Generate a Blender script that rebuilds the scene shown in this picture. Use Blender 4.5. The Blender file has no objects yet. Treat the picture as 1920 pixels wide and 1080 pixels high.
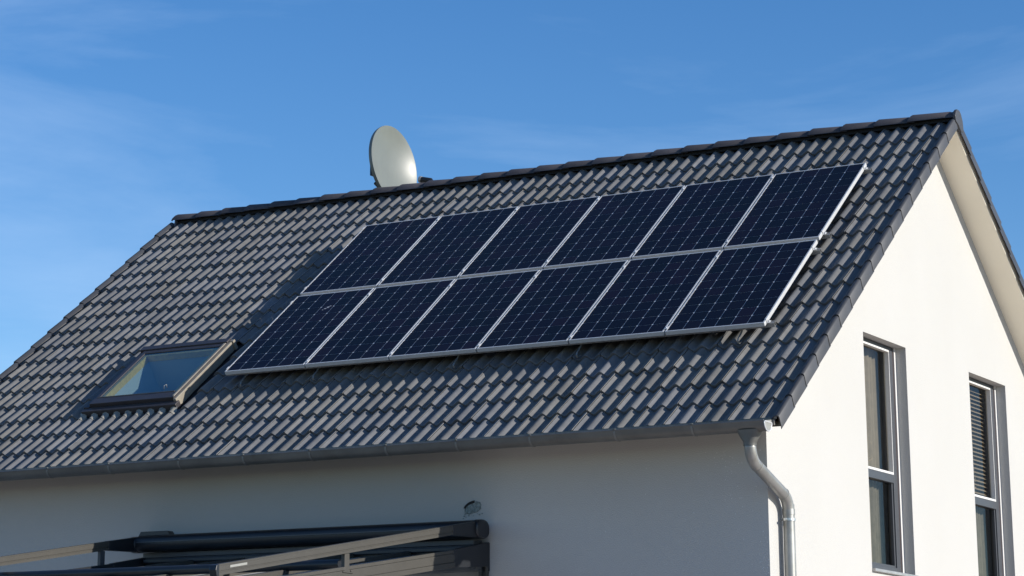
import bpy, math, random
from mathutils import Vector, Matrix

# ------------------------------------------------------------------ camera
scene = bpy.context.scene
GZ = 5.30                                   # height of the panel datum above the ground
RW = ((0.83873355, 0.54444314, 0.01037754),
      (-0.12425232, 0.20990013, -0.96979549),
      (-0.53017676, 0.81211058, 0.2436986))
cam_data = bpy.data.cameras.new("camera")
cam = bpy.data.objects.new("camera", cam_data)
scene.collection.objects.link(cam)
r, d, f = (Vector(v) for v in RW)
m = Matrix((( r[0], -d[0], -f[0], 14.64422), (r[1], -d[1], -f[1], -19.70614),
            (r[2], -d[2], -f[2], -3.70607 + GZ), (0, 0, 0, 1)))
cam.matrix_world = m
cam_data.sensor_width = 36
cam_data.lens = 4537.12 * 36 / 1920
cam_data.shift_x = (960 - 702.5) / 1920
cam_data.shift_y = (261.13 - 540) / 1920
cam_data.clip_start = 0.1
cam_data.clip_end = 5000
scene.camera = cam

# ------------------------------------------------------------------ sky, sun, exposure
SUN_DIR = Vector((0.54, 0.071, 0.219)).normalized()
sun_el = math.asin(SUN_DIR.z)
sun_az = math.atan2(SUN_DIR.x, SUN_DIR.y)
world = bpy.data.worlds.new("World")
scene.world = world
world.use_nodes = True
wn, wl = world.node_tree.nodes, world.node_tree.links
wn.clear()
sky = wn.new("ShaderNodeTexSky"); sky.sky_type = 'NISHITA'
sky.sun_disc = False
sky.sun_elevation = sun_el
sky.sun_rotation = sun_az
sky.air_density = 0.9; sky.dust_density = 0.1; sky.ozone_density = 2.2; sky.altitude = 300
tc = wn.new("ShaderNodeTexCoord")
mp = wn.new("ShaderNodeMapping"); mp.inputs['Rotation'].default_value = (0.0, 0.35, 0.5)
mp.inputs['Scale'].default_value = (1.6, 1.6, 7.0)
cn = wn.new("ShaderNodeTexNoise"); cn.inputs['Scale'].default_value = 2.1; cn.inputs['Detail'].default_value = 7
cn.inputs['Roughness'].default_value = 0.58; cn.inputs['Distortion'].default_value = 0.5
cr = wn.new("ShaderNodeValToRGB"); cr.color_ramp.elements[0].position = 0.46; cr.color_ramp.elements[1].position = 0.80
cr.color_ramp.elements[0].color = (0, 0, 0, 1); cr.color_ramp.elements[1].color = (0.27, 0.27, 0.27, 1)
mixc = wn.new("ShaderNodeMix"); mixc.data_type = 'RGBA'
mixc.inputs[7].default_value = (5.2, 6.3, 7.6, 1)
hs = wn.new("ShaderNodeHueSaturation"); hs.inputs['Saturation'].default_value = 1.31; hs.inputs['Hue'].default_value = 0.507
bg = wn.new("ShaderNodeBackground"); bg.inputs['Strength'].default_value = 0.126
out = wn.new("ShaderNodeOutputWorld")
wl.new(tc.outputs['Generated'], mp.inputs['Vector']); wl.new(mp.outputs['Vector'], cn.inputs['Vector'])
wl.new(cn.outputs['Fac'], cr.inputs['Fac']); wl.new(cr.outputs['Color'], mixc.inputs[0])
wl.new(sky.outputs['Color'], mixc.inputs[6]); wl.new(mixc.outputs[2], hs.inputs['Color'])
wl.new(hs.outputs['Color'], bg.inputs['Color']); wl.new(bg.outputs['Background'], out.inputs['Surface'])

sd = bpy.data.lights.new("sun", 'SUN'); sd.energy = 4.8; sd.angle = math.radians(0.53)
sd.color = (1.0, 0.945, 0.86)
so = bpy.data.objects.new("sun", sd); scene.collection.objects.link(so)
so.rotation_euler = SUN_DIR.to_track_quat('Z', 'Y').to_euler(); so.location = (20, 3, 20)

scene.view_settings.view_transform = 'Standard'
scene.view_settings.look = 'None'
scene.view_settings.exposure = 0.32
scene.view_settings.gamma = 1.0

# ------------------------------------------------------------------ geometry frame
TH = 0.6571335; CT, ST = math.cos(TH), math.sin(TH)
YR = 3.68                                       # ridge line
def F(s, t, n):                                 # front roof slope: along, up the slope, out of it
    return (s, t * CT - n * ST, t * ST + n * CT + GZ)
def Bk(s, t, n):                                # rear slope: mirror image about the ridge
    p = F(s, t, n)
    return (s, 2 * YR - p[1], p[2])
PX, PY = 0.9949, 1.6674                         # panel pitch
T0, GAUGE, NROW = -1.47, 0.347, 17              # tile courses
XR, ROLL, NROLL = 6.50, 0.1484, 68
XL = XR - ROLL * NROLL
CREST = -0.13

# ------------------------------------------------------------------ helpers
class MB:
    def __init__(self): self.v = []; self.f = []; self.m = []; self.a = []
    def add(self, vs, fs, mi=0, a=0.5):
        o = len(self.v); self.v += [tuple(p) for p in vs]
        self.f += [tuple(o + i for i in q) for q in fs]; self.m += [mi] * len(fs); self.a += [a] * len(vs)
    def box(self, x0, x1, y0, y1, z0, z1, T=None, mi=0):
        T = T or (lambda x, y, z: (x, y, z + GZ))
        vs = [T(x, y, z) for z in (z0, z1) for y in (y0, y1) for x in (x0, x1)]
        self.add(vs, [(0, 2, 3, 1), (4, 5, 7, 6), (0, 1, 5, 4), (2, 6, 7, 3), (0, 4, 6, 2), (1, 3, 7, 5)], mi)
    def tube(self, pts, rad, n=16, cap=True, mi=0, prof=None):
        pts = [Vector(p) for p in pts]
        rads = rad if isinstance(rad, (list, tuple)) else [rad] * len(pts)
        rings = []; up = None
        for i, p in enumerate(pts):
            a = pts[max(0, i - 1)]; b = pts[min(len(pts) - 1, i + 1)]
            t = (b - a).normalized()
            if up is None:
                up = Vector((0, 0, 1)) if abs(t.z) < 0.9 else Vector((1, 0, 0))
            up = (up - t * up.dot(t)).normalized(); s = t.cross(up)
            rings.append([p + (up * math.cos(2 * math.pi * k / n) + s * math.sin(2 * math.pi * k / n)) * rads[i] for k in range(n)])
        vs = [q for r_ in rings for q in r_]
        fs = [(i * n + k, i * n + (k + 1) % n, (i + 1) * n + (k + 1) % n, (i + 1) * n + k) for i in range(len(rings) - 1) for k in range(n)]
        if cap:
            fs.append(tuple(range(n - 1, -1, -1))); o = (len(rings) - 1) * n; fs.append(tuple(o + k for k in range(n)))
        self.add(vs, fs, mi)
    def prism(self, poly, lo, hi, T, mi=0):     # poly in 2-D, T(u, v, w)
        n = len(poly)
        vs = [T(u, v, lo) for u, v in poly] + [T(u, v, hi) for u, v in poly]
        fs = [tuple(range(n - 1, -1, -1)), tuple(range(n, 2 * n))] + [(k, (k + 1) % n, n + (k + 1) % n, n + k) for k in range(n)]
        self.add(vs, fs, mi)
    def build(self, name, mats, parent=None, smooth=False, bevel=0.0, recalc=True, auto=None):
        me = bpy.data.meshes.new(name)
        me.from_pydata(self.v, [], self.f)
        if not isinstance(mats, (list, tuple)): mats = [mats]
        for mt in mats: me.materials.append(mt)
        me.polygons.foreach_set('material_index', self.m)
        at = me.attributes.new('tone', 'FLOAT', 'POINT'); at.data.foreach_set('value', self.a)
        if recalc:
            import bmesh
            bm = bmesh.new(); bm.from_mesh(me); bmesh.ops.recalc_face_normals(bm, faces=bm.faces); bm.to_mesh(me); bm.free()
        if smooth:
            me.shade_smooth()
            if auto: me.set_sharp_from_angle(angle=math.radians(auto))
        me.update()
        o = bpy.data.objects.new(name, me); scene.collection.objects.link(o)
        if parent is not None:
            o.parent = parent
            o.matrix_parent_inverse = parent.matrix_world.inverted() if parent.type != 'EMPTY' else Matrix.Translation(-wloc(parent))
        if bevel:
            md = o.modifiers.new('bevel', 'BEVEL'); md.width = bevel; md.segments = 2; md.limit_method = 'ANGLE'; md.angle_limit = math.radians(40)
        return o
def wloc(o): return Vector(o.location)
def tag(o, label=None, cat=None, group=None, kind=None):
    if label: o['label'] = label
    if cat: o['category'] = cat
    if group: o['group'] = group
    if kind: o['kind'] = kind
    return o
def empty(name, loc, label, cat, group=None):
    o = bpy.data.objects.new(name, None); scene.collection.objects.link(o)
    o.empty_display_size = 0.3; o.location = loc
    o.matrix_basis = Matrix.Translation(Vector(loc))
    return tag(o, label, cat, group)

# ------------------------------------------------------------------ materials
def mat(name, col, rough=0.5, metal=0.0, spec=0.5, coat=0.0, coat_r=0.03, noise=None, bump=None, tone=0.0, stain=None, hue=None):
    """noise=(scale, amount) value mottling; bump=(scale, strength, distance); tone: per-piece value spread"""
    m_ = bpy.data.materials.new(name); m_.use_nodes = True
    n, l = m_.node_tree.nodes, m_.node_tree.links
    b = n['Principled BSDF']
    b.inputs['Base Color'].default_value = (*col, 1); b.inputs['Roughness'].default_value = rough
    b.inputs['Metallic'].default_value = metal; b.inputs['Specular IOR Level'].default_value = spec
    b.inputs['Coat Weight'].default_value = coat; b.inputs['Coat Roughness'].default_value = coat_r
    co = n.new('ShaderNodeTexCoord')
    last = None
    if noise or tone or stain:
        rgb = n.new('ShaderNodeRGB'); rgb.outputs[0].default_value = (*col, 1); last = rgb.outputs[0]
    if hue:
        a = n.new('ShaderNodeAttribute'); a.attribute_name = 'tone'
        k1 = n.new('ShaderNodeMath'); k1.operation = 'MULTIPLY'; k1.inputs[1].default_value = 7.31; l.new(a.outputs['Fac'], k1.inputs[0])
        k2 = n.new('ShaderNodeMath'); k2.operation = 'FRACT'; l.new(k1.outputs[0], k2.inputs[0])
        mx = n.new('ShaderNodeMix'); mx.data_type = 'RGBA'; mx.inputs[6].default_value = (*hue[0], 1); mx.inputs[7].default_value = (*hue[1], 1)
        l.new(k2.outputs[0], mx.inputs[0]); last = mx.outputs[2]
    if noise:
        t = n.new('ShaderNodeTexNoise'); t.inputs['Scale'].default_value = noise[0]; t.inputs['Detail'].default_value = 8; t.inputs['Roughness'].default_value = 0.6
        l.new(co.outputs['Object'], t.inputs['Vector'])
        mr = n.new('ShaderNodeMapRange'); mr.inputs[1].default_value = 0.3; mr.inputs[2].default_value = 0.7
        mr.inputs[3].default_value = 1 - noise[1]; mr.inputs[4].default_value = 1 + noise[1]
        l.new(t.outputs['Fac'], mr.inputs[0])
        v = n.new('ShaderNodeVectorMath'); v.operation = 'SCALE'; l.new(last, v.inputs[0]); l.new(mr.outputs[0], v.inputs['Scale']); last = v.outputs[0]
    if tone:
        a = n.new('ShaderNodeAttribute'); a.attribute_name = 'tone'
        mr = n.new('ShaderNodeMapRange'); mr.inputs[3].default_value = 1 - tone; mr.inputs[4].default_value = 1 + tone
        l.new(a.outputs['Fac'], mr.inputs[0])
        v = n.new('ShaderNodeVectorMath'); v.operation = 'SCALE'; l.new(last, v.inputs[0]); l.new(mr.outputs[0], v.inputs['Scale']); last = v.outputs[0]
    if stain:                                   # (scale, threshold, colour, amount)
        t = n.new('ShaderNodeTexNoise'); t.inputs['Scale'].default_value = stain[0]; t.inputs['Detail'].default_value = 6; t.inputs['Roughness'].default_value = 0.7
        l.new(co.outputs['Object'], t.inputs['Vector'])
        mr = n.new('ShaderNodeMapRange'); mr.inputs[1].default_value = stain[1]; mr.inputs[2].default_value = stain[1] + 0.14
        mr.inputs[4].default_value = stain[3]
        l.new(t.outputs['Fac'], mr.inputs[0])
        mx = n.new('ShaderNodeMix'); mx.data_type = 'RGBA'; mx.inputs[7].default_value = (*stain[2], 1)
        l.new(mr.outputs[0], mx.inputs[0]); l.new(last, mx.inputs[6]); last = mx.outputs[2]
    if last is not None: l.new(last, b.inputs['Base Color'])
    if bump:
        t = n.new('ShaderNodeTexNoise'); t.inputs['Scale'].default_value = bump[0]; t.inputs['Detail'].default_value = 4
        l.new(co.outputs['Object'], t.inputs['Vector'])
        bp = n.new('ShaderNodeBump'); bp.inputs['Strength'].default_value = bump[1]; bp.inputs['Distance'].default_value = bump[2]
        l.new(t.outputs['Fac'], bp.inputs['Height']); l.new(bp.outputs['Normal'], b.inputs['Normal'])
    return m_
M = {}
M['tile'] = mat('tile', (0.138, 0.136, 0.138), 0.50, spec=0.22, noise=(9, 0.12), bump=(160, 0.25, 0.002), tone=0.13,
                stain=(11, 0.62, (0.17, 0.17, 0.12), 0.45), hue=((0.134, 0.137, 0.146), (0.142, 0.138, 0.131)))
M['ridge'] = mat('ridge', (0.062, 0.058, 0.064), 0.5, spec=0.3, noise=(7, 0.14), bump=(160, 0.2, 0.002), tone=0.14)
M['verge'] = mat('verge', (0.056, 0.058, 0.064), 0.5, spec=0.3, noise=(5, 0.10), bump=(160, 0.2, 0.002), tone=0.10)
M['under'] = mat('underlay', (0.012, 0.012, 0.013), 0.9)
M['stucco'] = None
M['soffit'] = mat('soffit', (0.86, 0.79, 0.64), 0.7, noise=(2, 0.03))
M['zinc'] = mat('zinc', (0.30, 0.30, 0.285), 0.45, metal=0.6, noise=(6, 0.18), bump=(30, 0.08, 0.003), stain=(4.0, 0.56, (0.22, 0.20, 0.15), 0.5))
M['zinc_dark'] = mat('zinc_dark', (0.14, 0.14, 0.132), 0.45, metal=0.35, noise=(3, 0.2), bump=(20, 0.08, 0.003), stain=(2.5, 0.55, (0.09, 0.08, 0.065), 0.5))
M['zinc_strap'] = mat('zinc_strap', (0.19, 0.19, 0.18), 0.5, metal=0.3)
M['zinc_light'] = mat('zinc_light', (0.30, 0.30, 0.275), 0.5, metal=0.2, noise=(14, 0.1))
M['alu'] = mat('aluminium', (0.62, 0.625, 0.63), 0.42, metal=0.3, noise=(20, 0.06))
M['alu_dull'] = mat('aluminium_dull', (0.42, 0.42, 0.41), 0.5, metal=0.7, noise=(16, 0.15))
M['steel'] = mat('steel', (0.6, 0.6, 0.58), 0.35, metal=0.9)
M['hook'] = mat('hook_steel', (0.22, 0.22, 0.21), 0.5, metal=0.5)
M['back'] = mat('backsheet', (0.62, 0.65, 0.70), 0.5, coat=0.10, coat_r=0.1)
M['ant'] = mat('anthracite', (0.056, 0.060, 0.068), 0.45, noise=(8, 0.08))
M['grey_alu'] = mat('grey_alu', (0.062, 0.058, 0.050), 0.5, metal=0.1, noise=(6, 0.07), bump=(25, 0.05, 0.003))
M['black_alu'] = mat('black_alu', (0.014, 0.016, 0.020), 0.4, noise=(5, 0.15))
M['clad'] = mat('cladding', (0.27, 0.24, 0.19), 0.45, metal=0.15, noise=(9, 0.12))  # sunlit look of the roof window's right side, painted as a paler tone
M['clad_dark'] = mat('cladding_dark', (0.05, 0.045, 0.048), 0.4, metal=0.2, noise=(9, 0.12))
M['pine'] = mat('pine', (0.72, 0.50, 0.13), 0.45, noise=(30, 0.2))
M['plaster'] = mat('plaster', (0.50, 0.56, 0.54), 0.8)
M['white'] = mat('white', (0.62, 0.61, 0.59), 0.5, noise=(40, 0.04))
M['dish'] = mat('dish', (0.155, 0.168, 0.150), 0.38, spec=0.5, noise=(4, 0.05))
M['curtain'] = mat('curtain', (0.25, 0.225, 0.185), 0.9, noise=(12, 0.12))
M['curtain_dark'] = mat('curtain_dark', (0.15, 0.14, 0.115), 0.9, noise=(12, 0.2))
M['dark_in'] = mat('dark_interior', (0.10, 0.09, 0.08), 0.9)
M['blind'] = mat('blind', (0.30, 0.25, 0.19), 0.6)
M['lead'] = mat('lead', (0.26, 0.25, 0.22), 0.55, metal=0.3, noise=(25, 0.25))
M['dirt'] = mat('dropping', (0.30, 0.31, 0.34), 0.8)
M['hole'] = mat('broken_plaster', (0.22, 0.25, 0.24), 0.95, noise=(40, 0.5), bump=(60, 1.0, 0.01))
M['hole_dark'] = mat('dark_crack', (0.02, 0.02, 0.02), 0.95)
M['panelroof'] = mat('roof_sheet', (0.45, 0.42, 0.36), 0.6, noise=(3, 0.1))
M['red'] = mat('seal', (0.035, 0.022, 0.02), 0.6)
M['eave'] = mat('eaves_board', (0.22, 0.20, 0.17), 0.7, noise=(5, 0.1))
M['ground'] = mat('ground', (0.23, 0.19, 0.125), 0.95, noise=(0.6, 0.25), bump=(12, 0.6, 0.05))
M['paving'] = mat('paving', (0.58, 0.50, 0.45), 0.9, noise=(3, 0.12))

def stucco():
    m_ = bpy.data.materials.new('stucco'); m_.use_nodes = True
    n, l = m_.node_tree.nodes, m_.node_tree.links; b = n['Principled BSDF']
    b.inputs['Roughness'].default_value = 0.92; b.inputs['Specular IOR Level'].default_value = 0.2
    co = n.new('ShaderNodeTexCoord')
    big = n.new('ShaderNodeTexNoise'); big.inputs['Scale'].default_value = 0.8; big.inputs['Detail'].default_value = 6
    mp_ = n.new('ShaderNodeMapping'); mp_.inputs['Scale'].default_value = (1.2, 1.2, 0.9)
    l.new(co.outputs['Object'], mp_.inputs[0]); l.new(mp_.outputs[0], big.inputs['Vector'])
    cr_ = n.new('ShaderNodeValToRGB'); e = cr_.color_ramp.elements
    e[0].position = 0.3; e[0].color = (0.456, 0.448, 0.424, 1); e[1].position = 0.7; e[1].color = (0.470, 0.463, 0.441, 1)
    l.new(big.outputs['Fac'], cr_.inputs['Fac'])
    # tiny dark pin holes here and there
    vo = n.new('ShaderNodeTexVoronoi'); vo.inputs['Scale'].default_value = 5.0
    l.new(co.outputs['Object'], vo.inputs['Vector'])
    lt = n.new('ShaderNodeMath'); lt.operation = 'LESS_THAN'; lt.inputs[1].default_value = 0.028; l.new(vo.outputs['Distance'], lt.inputs[0])
    mx = n.new('ShaderNodeMix'); mx.data_type = 'RGBA'; mx.inputs[7].default_value = (0.5, 0.48, 0.44, 1)
    l.new(lt.outputs[0], mx.inputs[0]); l.new(cr_.outputs['Color'], mx.inputs[6]); l.new(mx.outputs[2], b.inputs['Base Color'])
    g = n.new('ShaderNodeTexNoise'); g.inputs['Scale'].default_value = 95; g.inputs['Detail'].default_value = 3
    l.new(co.outputs['Object'], g.inputs['Vector'])
    bp = n.new('ShaderNodeBump'); bp.inputs['Strength'].default_value = 0.8; bp.inputs['Distance'].default_value = 0.004
    l.new(g.outputs['Fac'], bp.inputs['Height']); l.new(bp.outputs['Normal'], b.inputs['Normal'])
    return m_
M['stucco'] = stucco()

def cell_mat():
    m_ = bpy.data.materials.new('solar_cell'); m_.use_nodes = True
    n, l = m_.node_tree.nodes, m_.node_tree.links; b = n['Principled BSDF']
    b.inputs['Roughness'].default_value = 0.32; b.inputs['Specular IOR Level'].default_value = 0.06
    b.inputs['Coat Weight'].default_value = 0.05; b.inputs['Coat Roughness'].default_value = 0.06
    a = n.new('ShaderNodeAttribute'); a.attribute_name = 'tone'
    oi = n.new('ShaderNodeObjectInfo')
    ad = n.new('ShaderNodeMath'); ad.operation = 'ADD'; l.new(a.outputs['Fac'], ad.inputs[0]); l.new(oi.outputs['Random'], ad.inputs[1])
    fr = n.new('ShaderNodeMath'); fr.operation = 'FRACT'; l.new(ad.outputs[0], fr.inputs[0])
    cr_ = n.new('ShaderNodeValToRGB'); e = cr_.color_ramp.elements
    e[0].color = (0.0060, 0.0066, 0.0160, 1); e[1].color = (0.0100, 0.0080, 0.0185, 1)
    q = cr_.color_ramp.elements.new(0.5); q.color = (0.0050, 0.0080, 0.0150, 1)
    l.new(fr.outputs[0], cr_.inputs['Fac']); l.new(cr_.outputs['Color'], b.inputs['Base Color'])
    return m_
M['cell'] = cell_mat()

def glass(name, tint, refl_rough=0.02, mixv=None, ior=1.5, boost=1.0):
    m_ = bpy.data.materials.new(name); m_.use_nodes = True
    n, l = m_.node_tree.nodes, m_.node_tree.links; n.clear()
    o = n.new('ShaderNodeOutputMaterial'); t = n.new('ShaderNodeBsdfTransparent'); t.inputs[0].default_value = (*tint, 1)
    g = n.new('ShaderNodeBsdfGlossy'); g.inputs['Roughness'].default_value = refl_rough
    g.inputs['Color'].default_value = (0.9, 0.95, 1.0, 1)
    ge = n.new('ShaderNodeNewGeometry'); dt = n.new('ShaderNodeVectorMath'); dt.operation = 'DOT_PRODUCT'
    l.new(ge.outputs['Incoming'], dt.inputs[0]); l.new(ge.outputs['Normal'], dt.inputs[1])
    ab = n.new('ShaderNodeMath'); ab.operation = 'ABSOLUTE'; l.new(dt.outputs['Value'], ab.inputs[0])
    su = n.new('ShaderNodeMath'); su.operation = 'SUBTRACT'; su.inputs[0].default_value = 1.0; l.new(ab.outputs[0], su.inputs[1])
    pw = n.new('ShaderNodeMath'); pw.operation = 'POWER'; pw.inputs[1].default_value = 5.0; l.new(su.outputs[0], pw.inputs[0])
    mu = n.new('ShaderNodeMath'); mu.operation = 'MULTIPLY_ADD'; mu.inputs[1].default_value = 0.92 * boost; mu.inputs[2].default_value = 0.08 * boost; mu.use_clamp = True
    l.new(pw.outputs[0], mu.inputs[0])
    mx = n.new('ShaderNodeMixShader'); l.new(mu.outputs[0], mx.inputs[0]); l.new(t.outputs[0], mx.inputs[1]); l.new(g.outputs[0], mx.inputs[2])
    l.new(mx.outputs[0], o.inputs[0])
    return m_
M['glass'] = glass('window_glass', (0.74, 0.72, 0.66), boost=0.42)
M['glass_roof'] = glass('skylight_glass', (0.66, 0.78, 0.80), boost=1.7)
M['glass_patio'] = glass('patio_glass', (0.55, 0.56, 0.52), refl_rough=0.2, boost=1.5)

# ------------------------------------------------------------------ setting
g = MB(); g.add([(-1500, -1500, 0), (1500, -1500, 0), (1500, 1500, 0), (-1500, 1500, 0)], [(0, 1, 2, 3)])
tag(g.build('ground', M['ground']), 'flat garden ground around the house', 'ground', kind='structure')
g = MB(); g.add([(-6, -9, 0.004), (16, -9, 0.004), (16, 9, 0.004), (-6, 9, 0.004)], [(0, 1, 2, 3)])
tag(g.build('path', M['paving']), 'pale paved yard round the house', 'path', kind='structure')

# ------------------------------------------------------------------ the house
house = empty('house', (0, 3, 0), 'white rendered gabled house with dark grey pantile roof', 'house')
XG, YW = 6.20, -0.62
XG2 = -3.30; YB = 2 * YR - YW
SOFF = -0.26
def soff_z(y):                                   # underside of the roof structure
    yy = y if y <= YR else 2 * YR - y
    return (SOFF + ST * yy) / CT
WIN = [(1.667, 2.762, -2.09, 0.137), (4.55, 5.688, -2.09, 0.137)]
w = MB()
T = lambda x, y, z: (x, y, z + GZ)
def quad(mb, a, b, c, d_): mb.add([a, b, c, d_], [(0, 1, 2, 3)])
# long wall (front), left gable, rear
EZ = soff_z(YW)
quad(w, T(XG2, YW, -GZ), T(XG, YW, -GZ), T(XG, YW, EZ), T(XG2, YW, EZ))
quad(w, T(XG2, YB, -GZ), T(XG, YB, -GZ), T(XG, YB, EZ), T(XG2, YB, EZ))
w.add([T(XG2, YW, -GZ), T(XG2, YB, -GZ), T(XG2, YB, EZ), T(XG2, YR, soff_z(YR)), T(XG2, YW, EZ)], [(0, 1, 2, 3, 4)])
cuts = [YW, WIN[0][0], WIN[0][1], WIN[1][0], WIN[1][1], YB]
for i in range(5):
    a, b = cuts[i], cuts[i + 1]
    top = [(b, soff_z(b))] + ([(YR, soff_z(YR))] if a < YR < b else []) + [(a, soff_z(a))]
    if i in (1, 3):
        z0, z1 = WIN[(i - 1) // 2][2:]
        quad(w, T(XG, a, -GZ), T(XG, b, -GZ), T(XG, b, z0), T(XG, a, z0))
        base = [(a, z1), (b, z1)]
        # reveals
        D = XG - 0.115
        quad(w, T(XG, a, z0), T(D, a, z0), T(D, a, z1), T(XG, a, z1))
        quad(w, T(XG, b, z0), T(D, b, z0), T(D, b, z1), T(XG, b, z1))
        quad(w, T(XG, a, z1), T(XG, b, z1), T(D, b, z1), T(D, a, z1))
        quad(w, T(XG, a, z0), T(XG, b, z0), T(D, b, z0), T(D, a, z0))
    else:
        base = [(a, -GZ), (b, -GZ)]
    pl = [T(XG, y, z) for y, z in base + top]
    w.add(pl, [tuple(range(len(pl)))])
wall = w.build('wall', M['stucco'], house, recalc=False)

# broken plaster spot
hb = MB()
rnd = random.Random(4)
pl = []
for k in range(26):
    a = 2 * math.pi * k / 26; rr = 1 + 0.10 * rnd.uniform(-1, 1)
    pl.append((3.30 + 0.098 * rr * math.cos(a) * (0.9 if math.cos(a) > 0 else 1.0), -1.578 + 0.055 * rr * math.sin(a) + 0.18 * 0.098 * math.cos(a)))
hb.prism(pl, 0.0, 0.006, lambda u, v, q: (u, YW - q, v + GZ))
patch = hb.build('plaster_patch', M['hole'], house)
hb = MB()
arc = [(3.30 + 0.100 * math.cos(a), -1.578 + 0.060 * math.sin(a) + 0.18 * 0.1 * math.cos(a)) for a in [math.radians(q) for q in range(80, 172, 8)]]
arc2 = [(3.30 + 0.080 * math.cos(a), -1.582 + 0.040 * math.sin(a) + 0.18 * 0.08 * math.cos(a)) for a in [math.radians(q) for q in range(168, 76, -8)]]
hb.prism(arc + arc2, 0.0062, 0.009, lambda u, v, q: (u, YW - q, v + GZ))
hb.build('dark_crack', M['hole_dark'], patch)  # dark crescent along the upper left of the patch
hb = MB()
for k in range(22):
    x = rnd.uniform(3.19, 3.27) if k < 14 else rnd.uniform(3.25, 3.4); z = rnd.uniform(-1.68, -1.60) if k < 14 else rnd.uniform(-1.66, -1.63); s_ = rnd.uniform(0.003, 0.009)
    hb.prism([(x + s_ * math.cos(q), z + 0.7 * s_ * math.sin(q)) for q in (0.2, 1.3, 2.4, 3.6, 5.0)], 0, 0.003, lambda u, v, q: (u, YW - q, v + GZ))
tag(hb.build('chipped_plaster', M['hole'], patch), kind='stuff')
# splash spots near the corner
hb = MB()
for k in range(110):
    x = rnd.gauss(5.78, 0.16) if k < 45 else rnd.gauss(6.17, 0.05); z = rnd.uniform(-1.75, -1.2) if k < 45 else -2.32 + abs(rnd.gauss(0, 0.17))
    if k > 92: x = rnd.uniform(4.6, 6.1); z = rnd.uniform(-2.3, -1.2)
    if x > XG - 0.008: x = XG - rnd.uniform(0.01, 0.06)
    s_ = rnd.uniform(0.003, 0.006)
    hb.prism([(x + s_ * math.cos(q), z + s_ * math.sin(q)) for q in (0.2, 1.3, 2.4, 3.6, 5.0)], 0, 0.002, lambda u, v, q: (u, YW - q, v + GZ))
tag(hb.build('splash_spots', M['white'], wall), kind='stuff')

# soffit and verge boards
for G_ in (F, Bk):
    for (xa, xb) in ((XG - 0.02, XR - 0.01), (XL + 0.01, XG2 + 0.02)):
        s = MB(); xo = xb if xb > 0 else xa
        s.add([G_(xa, -1.42, SOFF), G_(xb, -1.42, SOFF), G_(xb, 4.46, SOFF), G_(xa, 4.46, SOFF), G_(xo, 4.46, -0.17), G_(xo, -1.42, -0.17)],
              [(0, 1, 2, 3), (1, 2, 4, 5) if xb > 0 else (0, 3, 4, 5)])
        s.build('soffit', M['soffit'], house, recalc=False)
for sgn, y0, y1 in ((1, YW, -1.085), (-1, YB, 2 * YR + 1.085)):
    s = MB(); yi = y0 - 0.22 * sgn; s.box(XL + 0.05, XG, min(y0, yi), max(y0, yi), -0.990, -0.970); s.build('eaves_board', M['eave'], house)
    s = MB(); s.box(XL + 0.02, XR - 0.02, min(y1, y1 + 0.02 * sgn), max(y1, y1 + 0.02 * sgn), -1.075, -1.03); s.build('fascia_board', M['eave'], house)

# ------------------------------------------------------------------ roof tiles
def prof(u, H=0.046):                            # short steep right flank, long gentle left one
    p = (u / ROLL + 0.61) % 1.0 - 0.61
    return H * (0.5 + 0.5 * math.cos(math.pi * (p / 0.39 if p > 0 else p / 0.61)))
SKX0, SKX1 = -1.70, -0.395                       # opening in the tiles for the roof window
def tiles(G_, seed, NU=9, skylight=False):
    rd = random.Random(seed); mb = MB()
    for k in range(NROW):
        t0 = T0 + GAUGE * k
        for c in range(NROLL // 2 + 1):
            # tile spans two rolls, its joint sits just right of a roll's crest
            xa = XR - 0.0 - ROLL * (2 * c) + 0.012 - ROLL * 2 + ROLL
            xb = xa + 2 * ROLL - 0.009
            if xa < XL - 0.06: xa = XL - 0.055
            if xb > XR + 0.0: xb = XR + 0.0
            if xb - xa < 0.05: continue
            tn = rd.random(); jn = rd.uniform(-0.0018, 0.0018); jt = rd.uniform(-0.003, 0.003); jr = rd.uniform(-0.0015, 0.0015)
            segs = [(xa, xb)]
            if skylight and 3 <= k <= 6:
                if xb <= SKX0 or xa >= SKX1: pass
                else:
                    segs = []
                    if xa < SKX0: segs.append((xa, SKX0))
                    if xb > SKX1: segs.append((SKX1, xb))
            tend = t0 + GAUGE + 0.05 + (0.0 if k < NROW - 1 else 0.0)
            for (a, b) in segs:
                n_ = max(3, int(round((b - a) / ROLL * NU)) + 1)
                rows = []
                for (tt, dn) in ((t0 + jt, -0.026), (t0 + jt - 0.001, -0.005), (t0 + jt + 0.006, 0.0), (tend, 0.0)):
                    row = []
                    for i in range(n_):
                        x = a + (b - a) * i / (n_ - 1)
                        z = prof(x - XR)
                        n0 = CREST - 0.046 + z + jn + jr * (x - a) / ROLL - 0.028 * (tt - t0) / GAUGE + dn
                        row.append(G_(x, tt, n0))
                    rows.append(row)
                vs = [p for r_ in rows for p in r_]
                fs = [(j * n_ + i, j * n_ + i + 1, (j + 1) * n_ + i + 1, (j + 1) * n_ + i) for j in range(3) for i in range(n_ - 1)]
                # side lips down into the joint
                for i, sx in ((0, -1), (n_ - 1, 1)):
                    o = len(vs)
                    for j in range(1, 4):
                        x, y, z = rows[j][i]; vs.append((x, y, z - 0.012))
                    fs += [(i + n_, i + 2 * n_, o + 1, o), (i + 2 * n_, i + 3 * n_, o + 2, o + 1)]
                mb.add(vs, fs, 0, tn)
    return mb
roof = tiles(F, 3, 10, True).build('roof', M['tile'], house, smooth=True, auto=38, recalc=False)
roofb = tiles(Bk, 5, 6).build('roof', M['tile'], house, smooth=True, auto=38, recalc=False)
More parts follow.
